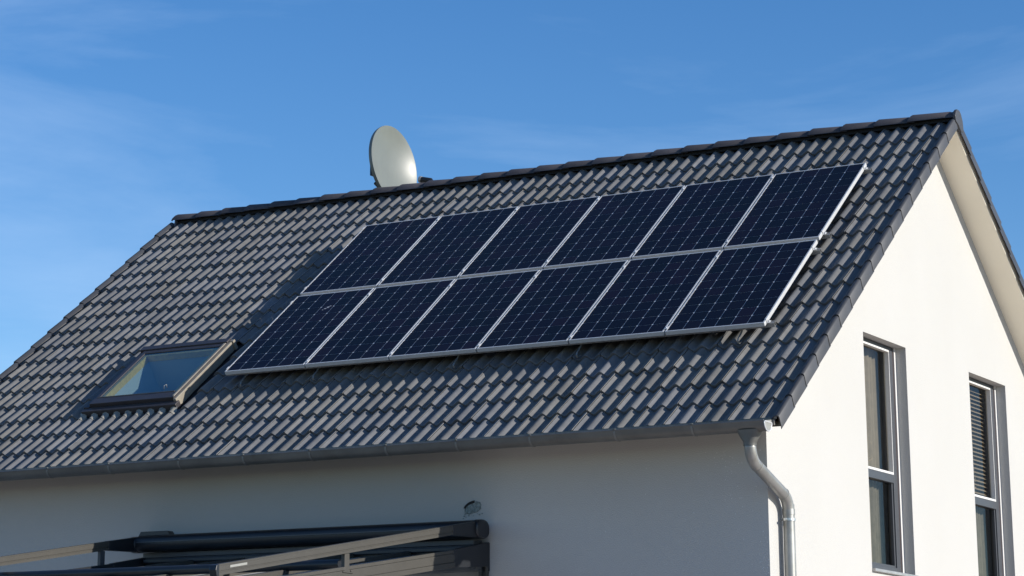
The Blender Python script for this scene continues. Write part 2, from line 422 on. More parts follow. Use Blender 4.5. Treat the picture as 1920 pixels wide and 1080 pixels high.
# make sure the tile faces look outwards is not needed: both sides shade alike
u = MB()
for G_ in (F, Bk):
    if G_ is F:
        for (a, b, c, d_) in ((XL + 0.03, SKX0 + 0.1, -1.45, 4.53), (SKX1 - 0.1, XR - 0.03, -1.45, 4.53), (SKX0 + 0.1, SKX1 - 0.1, -1.45, -0.25), (SKX0 + 0.1, SKX1 - 0.1, 0.75, 4.53)):
            u.add([G_(a, c, -0.205), G_(b, c, -0.205), G_(b, d_, -0.205), G_(a, d_, -0.205)], [(0, 1, 2, 3)])
    else:
        u.add([G_(XL + 0.03, -1.45, -0.205), G_(XR - 0.03, -1.45, -0.205), G_(XR - 0.03, 4.53, -0.205), G_(XL + 0.03, 4.53, -0.205)], [(0, 1, 2, 3)])
    u.add([G_(XL + 0.05, 4.44, -0.165), G_(XR - 0.03, 4.44, -0.165), G_(XR - 0.03, 4.50, -0.125), G_(XL + 0.05, 4.50, -0.125)], [(0, 1, 2, 3)])
u.build('roof_underlay', M['under'], roof, recalc=False)

# ridge tiles: tapering caps, the wide left end of each laps the next
RB = (YR, 2.700)
rprof = [(-0.098, -0.082), (-0.092, -0.058), (-0.066, -0.026), (-0.030, -0.006), (0, 0), (0.030, -0.006), (0.066, -0.026), (0.092, -0.058), (0.098, -0.082)]
NRC = 27
def ridge_cap(x0, x1, seed):
    rd = random.Random(seed); mb = MB(); np_ = len(rprof); dz = rd.uniform(-0.002, 0.002)
    st = [(x0, 1.14, 0.016, 1), (x1 - 0.050, 1.0, -0.002, 1), (x1 - 0.044, 0.93, -0.008, 1), (x1 + 0.03, 0.92, -0.012, 0)]
    vs = []
    for (x, sc, up, lean) in st:
        for (a, b) in rprof:
            lx = x - (0.045 * (-b / 0.082) if lean else 0.0)
            vs.append((lx, RB[0] + a * sc, RB[1] + b * sc + up + dz + GZ))
    # thickness lip on the wide end
    for (a, b) in rprof:
        lx = x0 - 0.045 * (-b / 0.082) + 0.004
        vs.append((lx, RB[0] + a * 0.95, RB[1] + b * 0.95 - 0.010 + dz + GZ))
    fs = [(j * np_ + i, j * np_ + i + 1, (j + 1) * np_ + i + 1, (j + 1) * np_ + i) for j in range(3) for i in range(np_ - 1)]
    o = 4 * np_
    fs += [(i, i + 1, o + i + 1, o + i) for i in range(np_ - 1)]
    mb.add(vs, fs, 0, rd.random())
    return mb
edges = [XL + 0.075 + (6.06 - XL - 0.075) * i / 26 for i in range(27)] + [6.50]
for i in range(27):
    ridge_cap(edges[i], edges[i + 1] - (0.0 if i == 26 else 0.0), 50 + i).build('ridge_tile', M['ridge'], roof, smooth=True, auto=50, recalc=False)
e = MB()   # closing cap of the ridge on the right gable
hexa = [(-0.105, -0.075), (-0.07, -0.02), (-0.03, 0.006), (0.03, 0.006), (0.07, -0.02), (0.115, -0.09), (0.13, -0.20), (0.06, -0.22), (-0.02, -0.16), (-0.085, -0.135)]
e.prism([(YR + a, 2.70 + b) for a, b in hexa], 6.50, 6.535, lambda u_, v_, q: (q, u_, v_ + GZ))
e.build('ridge_end_cap', M['verge'], roof, bevel=0.008)
e = MB(); e.prism([(YR + a, 2.70 + b) for a, b in [(-0.095, -0.080), (-0.06, -0.025), (0, -0.008), (0.06, -0.025), (0.095, -0.080), (0.11, -0.16), (0, -0.12), (-0.11, -0.16)]], XL + 0.075, XL + 0.10, lambda u_, v_, q: (q, u_, v_ + GZ))
e.build('ridge_end_cap', M['ridge'], roof)

# verge tiles with a skirt
def verge(G_, k, right, seed):
    rd = random.Random(seed); mb = MB(); t0 = T0 + GAUGE * k; t1 = t0 + GAUGE + 0.02
    sg = 1 if right else -1; xe = XR if right else XL
    P = [(-0.055, -0.030), (-0.035, -0.012), (-0.015, -0.001), (0.0, 0.002), (0.014, -0.003), (0.022, -0.014), (0.026, -0.110)]
    vs = []
    for (t, out, dn) in ((t0 - 0.004, 0.004, 0.004), (t0, 0.0055, 0.006), (t1, -0.001, -0.010)):
        for (a, b) in P:
            tt = t
            if b < -0.05: tt = t - (0.028 if t != t1 else 0.02)
            vs.append(G_(xe + sg * (a + out), tt, CREST + b + dn))
    # thickness
    for (a, b) in P:
        tt = t0 - (0.028 if b < -0.05 else 0) + 0.002
        vs.append(G_(xe + sg * (a + 0.004 - 0.010), tt, CREST + b + 0.006 - 0.014))
    n_ = len(P)
    fs = [(j * n_ + i, j * n_ + i + 1, (j + 1) * n_ + i + 1, (j + 1) * n_ + i) for j in range(2) for i in range(n_ - 1)]
    fs += [(i, i + 1, 3 * n_ + i + 1, 3 * n_ + i) for i in range(n_ - 1)]
    mb.add(vs, fs, 0, rd.random())
    return mb
for k in range(NROW):
    verge(F, k, True, k).build('verge_tile', M['verge'], roof, smooth=True, auto=45, recalc=False)
    verge(F, k, False, 40 + k).build('verge_tile', M['verge'], roof, smooth=True, auto=45, recalc=False)
    verge(Bk, k, True, 80 + k).build('verge_tile', M['verge'], roofb, smooth=True, auto=45, recalc=False)

# ------------------------------------------------------------------ gutter and downpipe
GY, GZc, GR = -1.170, -1.062, 0.074
def gutter(Yc, flip, name):
    mb = MB(); x0, x1 = XL - 0.02, 6.455
    pts = [(-0.0, 0.0)]
    arc = [(-GR * math.cos(a), -GR * math.sin(a)) for a in [math.pi * i / 16 for i in range(17)]]
    sec = [(-GR + 0.016, 0.014), (-GR - 0.002, 0.016), (-GR - 0.008, 0.008), (-GR - 0.003, -0.002)] + arc[1:] + [(GR, 0.05)]
    n_ = len(sec)
    ys = lambda a: Yc + (a if not flip else -a)
    inner = [(a * 0.965, b * 0.965 + 0.002) for a, b in sec]
    vs = [(x, ys(a), GZc + b + GZ) for x in (x0, x1) for a, b in sec] + [(x, ys(a), GZc + b + GZ) for x in (x0, x1) for a, b in inner]
    fs = [(i, i + 1, n_ + i + 1, n_ + i) for i in range(n_ - 1)] + [(2 * n_ + i, 3 * n_ + i, 3 * n_ + i + 1, 2 * n_ + i + 1) for i in range(n_ - 1)]
    mb.add(vs, fs)
    mb.tube([(x0, ys(-GR + 0.004), GZc + 0.010 + GZ), (x1, ys(-GR + 0.004), GZc + 0.010 + GZ)], 0.009, 10)
    return mb.build(name, M['zinc_dark'], house, smooth=True, auto=40)
gut = gutter(GY, False, 'gutter')
gutter(2 * YR - GY, True, 'gutter')
cap = MB()
half = [(GY - GR * math.cos(a), GZc - GR * math.sin(a)) for a in [math.pi * i / 18 for i in range(19)]]
cap.prism([(GY + GR * 0.98, GZc + 0.03), (GY - GR, GZc + 0.008)] + half[0:], 6.456, 6.461, lambda u_, v_, q: (q, u_, v_ + GZ))
c_ = cap.build('end_cap', M['zinc_light'], gut)
cap = MB()
cap.tube([(6.4615, y, z + GZ) for y, z in half], 0.005, 8)
cap.tube([(6.4615, GY - GR, GZc + 0.004 + GZ), (6.4615, GY + GR, GZc + 0.004 + GZ)], 0.006, 8)
cap.build('cap_rim', M['alu'], c_)
for x in (5.80, 5.072, 4.239, 3.487, 2.741, 1.907, 1.145, 0.381, -0.48, -1.26, -2.05, -2.85):
    b = MB()
    ring = [(x, GY - (GR + 0.002) * math.cos(a), GZc - (GR + 0.002) * math.sin(a) + GZ) for a in [math.pi * i / 16 for i in range(17)]]
    vs = []
    for (dx, rr) in ((-0.010, 0.0), (-0.009, 0.0035), (0.009, 0.0035), (0.010, 0.0)):
        vs += [(x + dx, GY - (GR + 0.001 + rr) * math.cos(math.pi * i / 16), GZc - (GR + 0.001 + rr) * math.sin(math.pi * i / 16) + GZ) for i in range(17)]
    b.add(vs, [(j * 17 + i, j * 17 + i + 1, (j + 1) * 17 + i + 1, (j + 1) * 17 + i) for j in range(3) for i in range(16)])
    b.box(x - 0.011, x + 0.011, GY - GR - 0.012, GY - GR + 0.05, GZc + 0.016, GZc + 0.021)
    b.build('gutter_bracket', M['zinc_strap'], gut)

pipe = empty('downpipe', (6.275, -0.37, 0), 'galvanised zinc downpipe bending round the corner onto the white gable', 'downpipe')
pipe.parent = None
PXc, PYc, PR = 6.275, -0.37, 0.050
fn = MB()      # tapering outlet under the gutter
lv = [(GZc - 0.055, 0.098, 0.070), (GZc - 0.078, 0.096, 0.066), (GZc - 0.155, 0.056, 0.054), (GZc - 0.185, 0.055, 0.055)]
vs = []
NS = 20
for (z, ax, ay) in lv:
    for k in range(NS):
        a = 2 * math.pi * k / NS
        ca, sa = math.cos(a), math.sin(a)
        e_ = 0.55 if z > GZc - 0.1 else 1.0
        vs.append((6.293 + ax * math.copysign(abs(ca) ** e_, ca), GY + 0.005 + ay * math.copysign(abs(sa) ** e_, sa), z + GZ))
fn.add(vs, [(j * NS + k, j * NS + (k + 1) % NS, (j + 1) * NS + (k + 1) % NS, (j + 1) * NS + k) for j in range(3) for k in range(NS)])
fn.build('outlet_funnel', M['zinc_dark'], pipe, smooth=True, auto=40)
def bez(p0, p1, p2, n=8):
    p0, p1, p2 = Vector(p0), Vector(p1), Vector(p2)
    return [(p0 * (1 - q) ** 2 + p1 * 2 * q * (1 - q) + p2 * q * q) for q in [i / n for i in range(n + 1)]]
zt = GZ
A0 = (6.293, GY + 0.005, GZc - 0.17 + zt); A1 = (6.293, GY + 0.005, -1.355 + zt); A2 = (6.275, PYc, -1.615 + zt); A3 = (PXc, PYc, -1.80 + zt)
dv = (Vector(A2) - Vector(A1)).normalized()
path = [A0] + bez(Vector(A1) + Vector((0, 0, 0.13)), A1, Vector(A1) + dv * 0.13) + bez(Vector(A2) - dv * 0.13, A2, Vector(A2) + Vector((0, 0, -0.13))) + [A3]
fn = MB(); fn.tube(path, PR, 24, cap=False); fn.build('elbow', M['zinc'], pipe, smooth=True)
fn = MB(); fn.tube([(PXc, PYc, -1.66 + zt), (PXc, PYc, 0.02)], PR * 1.0, 24, cap=False)
fn.tube([(PXc, PYc, -1.70 + zt), (PXc, PYc, -1.75 + zt)], [PR + 0.004, PR + 0.004], 24)
fn.build('pipe', M['zinc'], pipe, smooth=True, auto=50)
for (p, ax) in ((Vector(A1) + dv * 0.14, dv), (Vector(A2) - dv * 0.11, dv)):
    sr = MB(); sr.tube([p - ax * 0.004, p + ax * 0.004], PR + 0.003, 24); sr.build('solder_seam', M['zinc_light'], pipe, smooth=True, auto=50)
for z in (-1.79, -3.6):
    br = MB(); br.tube([(PXc, PYc, z - 0.011 + zt), (PXc, PYc, z + 0.011 + zt)], PR + 0.007, 24)
    br.tube([(PXc, PYc - PR - 0.002, z + zt), (PXc, PYc - PR - 0.024, z + zt)], 0.010, 8)
    br.tube([(XG, PYc, z + zt), (PXc - PR, PYc, z + zt)], 0.006, 8)
    br.build('pipe_bracket', M['steel'], pipe, smooth=True, auto=40)

# ------------------------------------------------------------------ gable windows
def window(y0, y1, z0, z1, kind):
    D = XG - 0.115
    fr = MB()
    a, b = y0 + 0.03, y1 - 0.084; ztop = z1 - 0.014; zb = z0 + 0.03; zm = -1.15
    X0, X1 = D - 0.06, D + 0.01
    bx = lambda ya, yb, za, zb_, x0=X0, x1=X1: fr.box(x0, x1, ya, yb, za, zb_)
    bx(y0 + 0.001, y1 - 0.052, ztop, z1 - 0.001, D - 0.07, D + 0.004)         # head
    bx(a - 0.028, a + 0.055, zb, ztop); bx(b - 0.100, b, zb, ztop)            # jambs
    bx(a + 0.055, b - 0.100, ztop - 0.030, ztop)
    bx(a + 0.055, b - 0.100, zb, zb + 0.06)
    bx(a + 0.055, b - 0.100, zm - 0.045, zm + 0.035)                          # transom
    o = fr.build('window', M['ant'], house, bevel=0.004)
    bd = MB()                                                                  # white inner bead of the upper light
    ya, yb_, za, zb_ = a + 0.055, b - 0.100, zm + 0.035, ztop - 0.030
    xa, xb = D - 0.04, D + 0.013
    bd.box(xa, xb, yb_ - 0.011, yb_ - 0.001, za, zb_); bd.box(xa, xb, ya + 0.001, ya + 0.011, za, zb_)
    bd.box(xa, xb, ya + 0.011, yb_ - 0.011, za, za + 0.022); bd.box(xa, xb, ya + 0.011, yb_ - 0.011, zb_ - 0.018, zb_)
    bd.build('bead', M['white'], o)
    lw = MB(); za2, zb2 = zb + 0.06, zm - 0.045                                # dark sash of the lower light
    lw.prism([(ya + 0.001, za2), (yb_ - 0.001, za2), (yb_ - 0.001, zb2), (yb_ - 0.03, zb2), (yb_ - 0.03, za2 + 0.02), (ya + 0.03, za2 + 0.02), (ya + 0.03, zb2), (ya + 0.001, zb2)], D - 0.045, D - 0.004, lambda u_, v_, q: (q, u_, v_ + GZ))
    lw.build('sash', M['ant'], o)
    pn = MB()
    pn.add([T(D - 0.03, ya, za), T(D - 0.03, yb_, za), T(D - 0.03, yb_, zb_), T(D - 0.03, ya, zb_)], [(0, 1, 2, 3)])
    pn.build('pane', M['glass'], o)
    pn = MB()
    pn.add([T(D - 0.03, ya, za2), T(D - 0.03, yb_, za2), T(D - 0.03, yb_, zb2), T(D - 0.03, ya, zb2)], [(0, 1, 2, 3)])
    pn.build('pane', M['glass'], o)
    sl = MB(); sl.box(D, D + 0.012, y1 - 0.046, y1 - 0.001, z0 + 0.03, z1 - 0.001); sl.build('plaster_bead', M['white'], o)
    sl = MB(); sl.box(D - 0.03, D + 0.004, y1 - 0.0835, y1 - 0.0465, z0 + 0.03, z1 - 0.036); sl.build('seal', M['red'], o)
    si = MB(); si.box(D - 0.02, XG + 0.035, y0 + 0.002, y1 - 0.002, z0 + 0.001, z0 + 0.028); si.build('sill', M['alu_dull'], o, bevel=0.003)
    # what hangs behind the glass
    cu = MB(); xb_ = D - 0.16
    def curtain(yA, yB, zA, zB, n, amp, x):
        vs = []; 
        for i in range(n + 1):
            y = yA + (yB - yA) * i / n
            dx = amp * math.sin(i * 1.35) + amp * 0.4 * math.sin(i * 0.53)
            vs += [T(x + dx, y, zA), T(x + dx * 0.7, y, zB)]
        cu.add(vs, [(2 * i, 2 * i + 2, 2 * i + 3, 2 * i + 1) for i in range(n)])
    if kind != 'blind': curtain(y0 - 0.1, y0 + 0.52, z0, -1.17, 30, 0.012, D - 0.09)
    curtain(y1 - 0.42, y1 + 0.25, -1.2, z1, 34, 0.02, xb_ - 0.05)
    cu.build('curtain', M['curtain'], o, smooth=True); cu = MB()
    curtain(y0 - 0.1, y1 + 0.25, z0, -1.17, 70, 0.018, D - 0.13)
    cu.build('curtain', M['curtain_dark'], o, smooth=True); cu = MB()
    if kind != 'blind': curtain(y0 - 0.1, y1 + 0.05, -1.2, z1, 60, 0.018, xb_ + 0.03)
    if cu.v: cu.build('curtain', M['curtain'], o, smooth=True)
    dk = MB(); dk.box(xb_ - 0.9, xb_ - 0.88, y0 - 0.4, y1 + 0.4, z0 - 0.2, z1 + 0.2); dk.box(xb_ - 0.879, xb_ - 0.06, y1 + 0.30, y1 + 0.32, z0 - 0.2, z1 + 0.2)
    dk.build('room_backdrop', M['dark_in'], o)
    if kind == 'blind':
        bl = MB()
        for i in range(27):
            z = zb_ - 0.03 - i * 0.043
            bl.add([T(D - 0.075, ya - 0.02, z), T(D - 0.075, yb_ + 0.02, z), T(D - 0.100, yb_ + 0.02, z + 0.024), T(D - 0.100, ya - 0.02, z + 0.024)], [(0, 1, 2, 3)])
        bl.build('blind', M['blind'], o)
    rd = random.Random(8 if kind == 'blind' else 9)
    de = MB()                                                                  # pressed twigs and butterflies stuck behind the pane
    for i in range(16):
        y = rd.uniform(ya + 0.10, yb_ - 0.22) ; z = rd.uniform(za + 0.05, za + (0.50 if kind != 'blind' else 0.34)); l_ = rd.uniform(0.02, 0.045); q = rd.uniform(0, 3.1)
        for s2 in (0.5, 2.1):
            cy, sz = math.cos(q + s2), math.sin(q + s2)
            de.add([T(D - 0.05, y, z), T(D - 0.05, y + l_ * cy - 0.006 * sz, z + l_ * sz), T(D - 0.05, y + l_ * cy * 1.1, z + l_ * sz * 1.3 + 0.01)], [(0, 1, 2)])
    de.tube([T(D - 0.055, ya + 0.1, za + 0.10), T(D - 0.055, ya + 0.3, za + 0.07), T(D - 0.055, ya + 0.45, za + 0.12)], 0.006, 6)
    tag(de.build('window_decoration', M['blind'], o), kind='stuff')
    return o
w1 = window(*WIN[0], 'curtain')
w2 = window(*WIN[1], 'blind')
tag(w1, 'tall narrow window nearer the downpipe, with curtains behind the panes')
tag(w2, 'tall narrow window further from the downpipe, with a slatted blind')

# ------------------------------------------------------------------ roof window
sk = MB()
S0, S1, TB, TT = -1.61, -0.50, -0.33, 0.80
def fb(mb, s0, s1, t0, t1, n0, n1, mi=0): mb.box(s0, s1, t0, t1, n0, n1, T=F, mi=mi)
fb(sk, S0, S1, TB, TB + 0.115, -0.19, -0.072); fb(sk, S0, S0 + 0.05, TB + 0.115, TT, -0.19, -0.076)
fb(sk, S1 - 0.05, S1, TB + 0.115, TT, -0.19, -0.076); fb(sk, S0 + 0.05, S1 - 0.05, TT - 0.065, TT, -0.19, -0.076)
skl = sk.build('skylight', M['clad_dark'], house, bevel=0.004)
tag(skl, 'roof window with dark frame, left of the solar panels')
fl = MB()
fb(fl, S1 + 0.001, S1 + 0.036, TB - 0.02, TT + 0.03, -0.185, -0.086)         # right side strips, sunlight put into their pale colour
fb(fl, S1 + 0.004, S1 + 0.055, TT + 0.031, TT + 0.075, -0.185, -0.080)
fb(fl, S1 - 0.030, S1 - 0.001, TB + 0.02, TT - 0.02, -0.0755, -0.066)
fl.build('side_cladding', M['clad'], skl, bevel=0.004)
fl = MB()
fb(fl, S0 - 0.075, S0 - 0.001, TB - 0.02, TT + 0.03, -0.185, -0.10)
fb(fl, S0 - 0.06, S1, TT + 0.001, TT + 0.085, -0.185, -0.064)
fb(fl, S0 - 0.07, S1 + 0.06, TB - 0.085, TB - 0.001, -0.185, -0.112)
fl.build('flashing', M['clad_dark'], skl, bevel=0.006)
fl = MB()
fb(fl, S0 + 0.03, S1 - 0.06, TB + 0.116, TB + 0.135, -0.095, -0.068)
fl.build('lower_trim', M['grey_alu'], skl, bevel=0.003)
gp = MB(); gp.add([F(S0 + 0.05, TB + 0.115, -0.084), F(S1 - 0.05, TB + 0.115, -0.084), F(S1 - 0.05, TT - 0.065, -0.084), F(S0 + 0.05, TT - 0.065, -0.084)], [(0, 1, 2, 3)])
gp.build('pane', M['glass_roof'], skl)
ln = MB()                                                                      # pine sash lining, then plastered shaft
for (a, b, c, d_) in ((S0 + 0.05, S0 + 0.09, TB + 0.115, TT - 0.075), (S1 - 0.10, S1 - 0.06, TB + 0.115, TT - 0.075)):
    fb(ln, a, b, c, d_, -0.16, -0.092)
fb(ln, S0 + 0.10, S1 - 0.10, TB + 0.115, TB + 0.15, -0.16, -0.092); fb(ln, S0 + 0.10, S1 - 0.10, TT - 0.11, TT - 0.075, -0.16, -0.092)
ln.build('wood_lining', M['pine'], skl)
ln = MB()
for (a, b, c, d_) in ((S0 + 0.04, S0 + 0.085, TB + 0.08, TT - 0.05), (S1 - 0.085, S1 - 0.04, TB + 0.08, TT - 0.05)):
    fb(ln, a, b, c, d_, -0.62, -0.162)
fb(ln, S0 + 0.04, S1 - 0.04, TT - 0.10, TT - 0.05, -0.62, -0.162); fb(ln, S0 + 0.04, S1 - 0.04, TB + 0.07, TB + 0.11, -0.62, -0.162)
ln.build('shaft_lining', M['plaster'], skl)
hk = MB(); hk.tube([F(S1 - 0.20, TB + 0.14, -0.05), F(S1 - 0.20, TB + 0.165, -0.02), F(S1 - 0.185, TB + 0.19, -0.02), F(S1 - 0.18, TB + 0.17, -0.05)], 0.0035, 8)
hk.build('catch', M['hook'], skl, smooth=True)
# pleated apron dressed over the tiles below
for c in range(9):
    xc = XR - ROLL * (47 + c) 
    vs = []
    for (tt, up) in ((-0.500, 0.006), (-0.430, 0.012)):
        for i in range(9):
            x = xc - 0.040 + 0.080 * i / 8
            vs.append(F(x, tt, CREST - 0.046 + prof(x - XR) - 0.028 * (tt - (T0 + 2 * GAUGE)) / GAUGE + up))
    for i in range(9):
        x = xc - 0.040 + 0.080 * i / 8
        vs.append(F(x, -0.405, -0.150 + 0.4 * prof(x - XR)))
    if SKX0 - 0.1 < xc < SKX1 + 0.1:
        ap = MB(); ap.add(vs, [(j * 9 + i, j * 9 + i + 1, (j + 1) * 9 + i + 1, (j + 1) * 9 + i) for j in range(2) for i in range(8)]); ap.build('apron_flashing', M['lead'], skl, smooth=True)


# ------------------------------------------------------------------ solar panels
NAMES = ['far left', 'second from the left', 'third from the left', 'third from the right', 'second from the right', 'far right']
def panel_meshes():
    fr = MB(); W_, H_ = 0.976, 1.610; o = -0.0125; lip = 0.0125; dp = 0.038
    L = lambda s_, t, n: (s_, t * CT - n * ST, t * ST + n * CT)
    for (a, b, c, d_) in ((o, o + W_, o, o + lip), (o, o + W_, o + H_ - lip, o + H_), (o, o + lip, o + lip, o + H_ - lip), (o + W_ - lip, o + W_, o + lip, o + H_ - lip)):
        fr.box(a, b, c, d_, -dp, 0.0, T=L)
    gl = MB()
    gl.add([L(0, 0, -0.004), L(0.951, 0, -0.004), L(0.951, 1.585, -0.004), L(0, 1.585, -0.004)], [(0, 1, 2, 3)], 1)
    gl.add([L(0, 0, -0.030), L(0.951, 0, -0.030), L(0.951, 1.585, -0.030), L(0, 1.585, -0.030)], [(0, 3, 2, 1)], 1)
    rd = random.Random(2)
    for i in range(6):
        for j in range(10):
            x0, x1 = i * 0.1585 + 0.0020, (i + 1) * 0.1585 - 0.0020
            y0, y1 = j * 0.1585 + 0.0015, (j + 1) * 0.1585 - 0.0015
            if i == 0: x0 = 0.0008
            if i == 5: x1 = 0.951 - 0.0008
            c = 0.0078
            poly = [(x0 + c, y0), (x1 - c, y0), (x1, y0 + c), (x1, y1 - c), (x1 - c, y1), (x0 + c, y1), (x0, y1 - c), (x0, y0 + c)]
            gl.add([L(a, b, -0.003) for a, b in poly], [tuple(range(8))], 0, rd.random())
    return fr, gl
fr, gl = panel_meshes()
P0 = empty('solar_panel', F(0, 0, 0), 'x', 'solar panel', 'solar panels on the front roof slope')
def local_build(mb, name, mats, parent, **k):
    o = mb.build(name, mats, None, **k); o.parent = parent; return o
frame0 = local_build(fr, 'frame', M['alu'], P0)
cells0 = local_build(gl, 'cell_sheet', [M['cell'], M['back']], P0, recalc=False)
first = True
for rI in range(2):
    for c in range(6):
        if first: p_ = P0; kids = None; first = False
        else:
            p_ = P0.copy(); scene.collection.objects.link(p_)
            for k_ in (frame0, cells0):
                q = k_.copy(); scene.collection.objects.link(q); q.parent = p_
        loc = F(c * PX, rI * PY, 0)
        p_.location = loc
        row = 'lower' if rI == 0 else 'upper'
        p_['label'] = 'silver framed dark solar panel, %s in the %s row' % (NAMES[c], row)
        if rI == 0 and c == 0:
            p_['label'] = 'silver framed dark solar panel with a pale dropping on it, lower left corner'
            dm = MB(); L = lambda s_, t, n: (s_, t * CT - n * ST, t * ST + n * CT)
            for (a, b, w_, h_) in ((0.55, 1.225, 0.018, 0.012), (0.575, 1.25, 0.014, 0.02), (0.53, 1.20, 0.01, 0.008), (0.59, 1.275, 0.012, 0.01), (0.56, 1.255, 0.008, 0.01)):
                dm.add([L(a + w_ * math.cos(q), b + h_ * math.sin(q), -0.0022) for q in [0.3 + i * 0.785 for i in range(8)]], [tuple(range(8))])
            local_build(dm, 'bird_dropping', M['dirt'], p_)

# mounting rails with their clamps and roof hooks
RT = [0.06, 1.46, 1.78, 3.19]
RL = ['mounting rail with hooks under the lower edge of the lower solar panels', 'mounting rail under the top edge of the lower solar panels',
      'mounting rail under the bottom edge of the upper solar panels', 'mounting rail under the top edge of the upper solar panels']
for i, t in enumerate(RT):
    e_ = empty('mounting_rail', F(3, t, -0.06), 'aluminium ' + RL[i], 'rail', 'rails carrying the solar panels')
    b = MB(); x0, x1 = -0.052, 6.005
    ya, yb, n0, n1 = t - 0.020, t + 0.020, -0.080, -0.0385
    for (a, b_, c, d_) in ((ya, ya + 0.003, n0, n1), (yb - 0.003, yb, n0, n1), (ya + 0.003, yb - 0.003, n0, n0 + 0.003), (ya + 0.003, ya + 0.013, n1 - 0.003, n1), (yb - 0.013, yb - 0.003, n1 - 0.003, n1)):
        fb(b, x0, x1, a, b_, c, d_)
    b.build('rail_profile', M['alu_dull'], e_)
    for c in range(7):
        cl = MB()
        if c in (0, 6):
            xs = -0.0125 if c == 0 else 5 * PX + 0.9635
            sg = -1 if c == 0 else 1
            p0, p1 = sorted((xs + sg * 0.002, xs + sg * 0.006)); fb(cl, p0, p1, t - 0.022, t + 0.022, -0.038, 0.003)
            p0, p1 = sorted((xs - sg * 0.009, xs + sg * 0.006)); fb(cl, p0, p1, t - 0.022, t + 0.022, 0.0032, 0.006)
            p0, p1 = sorted((xs + sg * 0.006, xs + sg * 0.030)); fb(cl, p0, p1, t - 0.022, t + 0.022, -0.034, -0.030)
            cl.tube([F(xs + sg * 0.018, t, -0.030), F(xs + sg * 0.018, t, -0.016)], 0.007, 8)
            nm = 'end_clamp'
        else:
            xs = c * PX - (PX - 0.976) / 2 - 0.0125 + 0.0
            fb(cl, xs - 0.017, xs + 0.017, t - 0.024, t + 0.024, 0.0005, 0.0035)
            cl.tube([F(xs, t, 0.0035), F(xs, t, 0.010)], 0.0065, 8)
            nm = 'mid_clamp'
        cl.build(nm, M['alu'], e_)
    if i == 0:
        for hx in (0.226, 1.109, 2.657, 4.115, 5.634):
            h_ = MB(); xc = XR - ROLL * (round((XR - hx) / ROLL - 0.5) + 0.5)
            tb = -0.082
            pth = [(tb + 0.05, -0.158), (tb - 0.012, -0.150), (tb - 0.026, -0.138), (tb - 0.022, -0.118), (tb + 0.0, -0.105), (tb + 0.10, -0.095), (tb + 0.135, -0.082)]
            w_ = 0.008
            vs = []
            for (tt, nn) in pth:
                for (dx, dn) in ((-w_, 0), (w_, 0), (w_, 0.006), (-w_, 0.006)):
                    vs.append(F(xc + dx, tt, nn + dn))
            h_.add(vs, [(j * 4 + k, j * 4 + (k + 1) % 4, (j + 1) * 4 + (k + 1) % 4, (j + 1) * 4 + k) for j in range(len(pth) - 1) for k in range(4)] + [(0, 1, 2, 3)])
            h_.build('roof_hook', M['hook'], e_)

# ------------------------------------------------------------------ satellite dish behind the ridge
dish = empty('satellite_dish', (-0.70, 4.15, 2.35 + GZ), 'large pale grey satellite dish standing behind the roof ridge', 'satellite dish')
DC = Vector((-0.643, 4.15, 3.105 + GZ)); AX = Vector((0.992, -0.052, 0.115)).normalized()
up = (Vector((0, 0, 1)) - AX * AX.z).normalized(); sd_ = up.cross(AX)
RD = 0.475
db = MB(); NR, NA = 10, 64; vs = []
for j in range(NR + 1):
    rr = RD * j / NR; dep = 0.095 * ((rr / RD) ** 2 - 1)
    for k in range(NA):
        a = 2 * math.pi * k / NA
        vs.append(DC + AX * dep + sd_ * (rr * 0.96 * math.cos(a)) + up * (rr * math.sin(a)))
fs = [(j * NA + k, j * NA + (k + 1) % NA, (j + 1) * NA + (k + 1) % NA, (j + 1) * NA + k) for j in range(NR) for k in range(NA)]
o = len(vs)
for (rr, dd) in ((RD + 0.008, 0.002), (RD + 0.010, -0.010), (RD + 0.002, -0.045), (RD - 0.015, -0.050)):
    for k in range(NA):
        a = 2 * math.pi * k / NA
        vs.append(DC + AX * dd + sd_ * (rr * 0.96 * math.cos(a)) + up * (rr * math.sin(a)))
rings = [NR * NA] + [o + i * NA for i in range(4)]
for i in range(4):
    fs += [(rings[i] + k, rings[i] + (k + 1) % NA, rings[i + 1] + (k + 1) % NA, rings[i + 1] + k) for k in range(NA)]
o2 = len(vs)
for j in range(NR, -1, -1):
    rr = (RD - 0.015) * j / NR; dep = 0.095 * ((rr / RD) ** 2 - 1) - 0.012
    for k in range(NA):
        a = 2 * math.pi * k / NA
        vs.append(DC + AX * dep + sd_ * (rr * 0.96 * math.cos(a)) + up * (rr * math.sin(a)))
fs += [(rings[4] + k, rings[4] + (k + 1) % NA, o2 + (k + 1) % NA, o2 + k) for k in range(NA)]
fs += [(o2 + j * NA + k, o2 + j * NA + (k + 1) % NA, o2 + (j + 1) * NA + (k + 1) % NA, o2 + (j + 1) * NA + k) for j in range(NR) for k in range(NA)]
db.add(vs, fs); db.build('reflector', M['dish'], dish, smooth=True, auto=45, recalc=False)
b = MB(); base = Vector((-0.86, 4.15, 2.36 + GZ)); b.tube([base, Vector((-0.86, 4.15, 3.25 + GZ))], 0.028, 16)
b.build('mast', M['steel'], dish, smooth=True, auto=40)
b = MB(); b.tube([Vector((-0.90, 4.12, 2.90 + GZ)), Vector((-0.78, 4.12, 2.78 + GZ)), Vector((-0.66, 4.14, 2.72 + GZ))], 0.022, 8)
b.box(-0.93, -0.76, 4.05, 4.22, 2.98, 3.16)
b.box(-0.96, -0.80, 4.02, 4.14, 2.70, 2.755)
b.build('mount', M['black_alu'], dish, bevel=0.006)
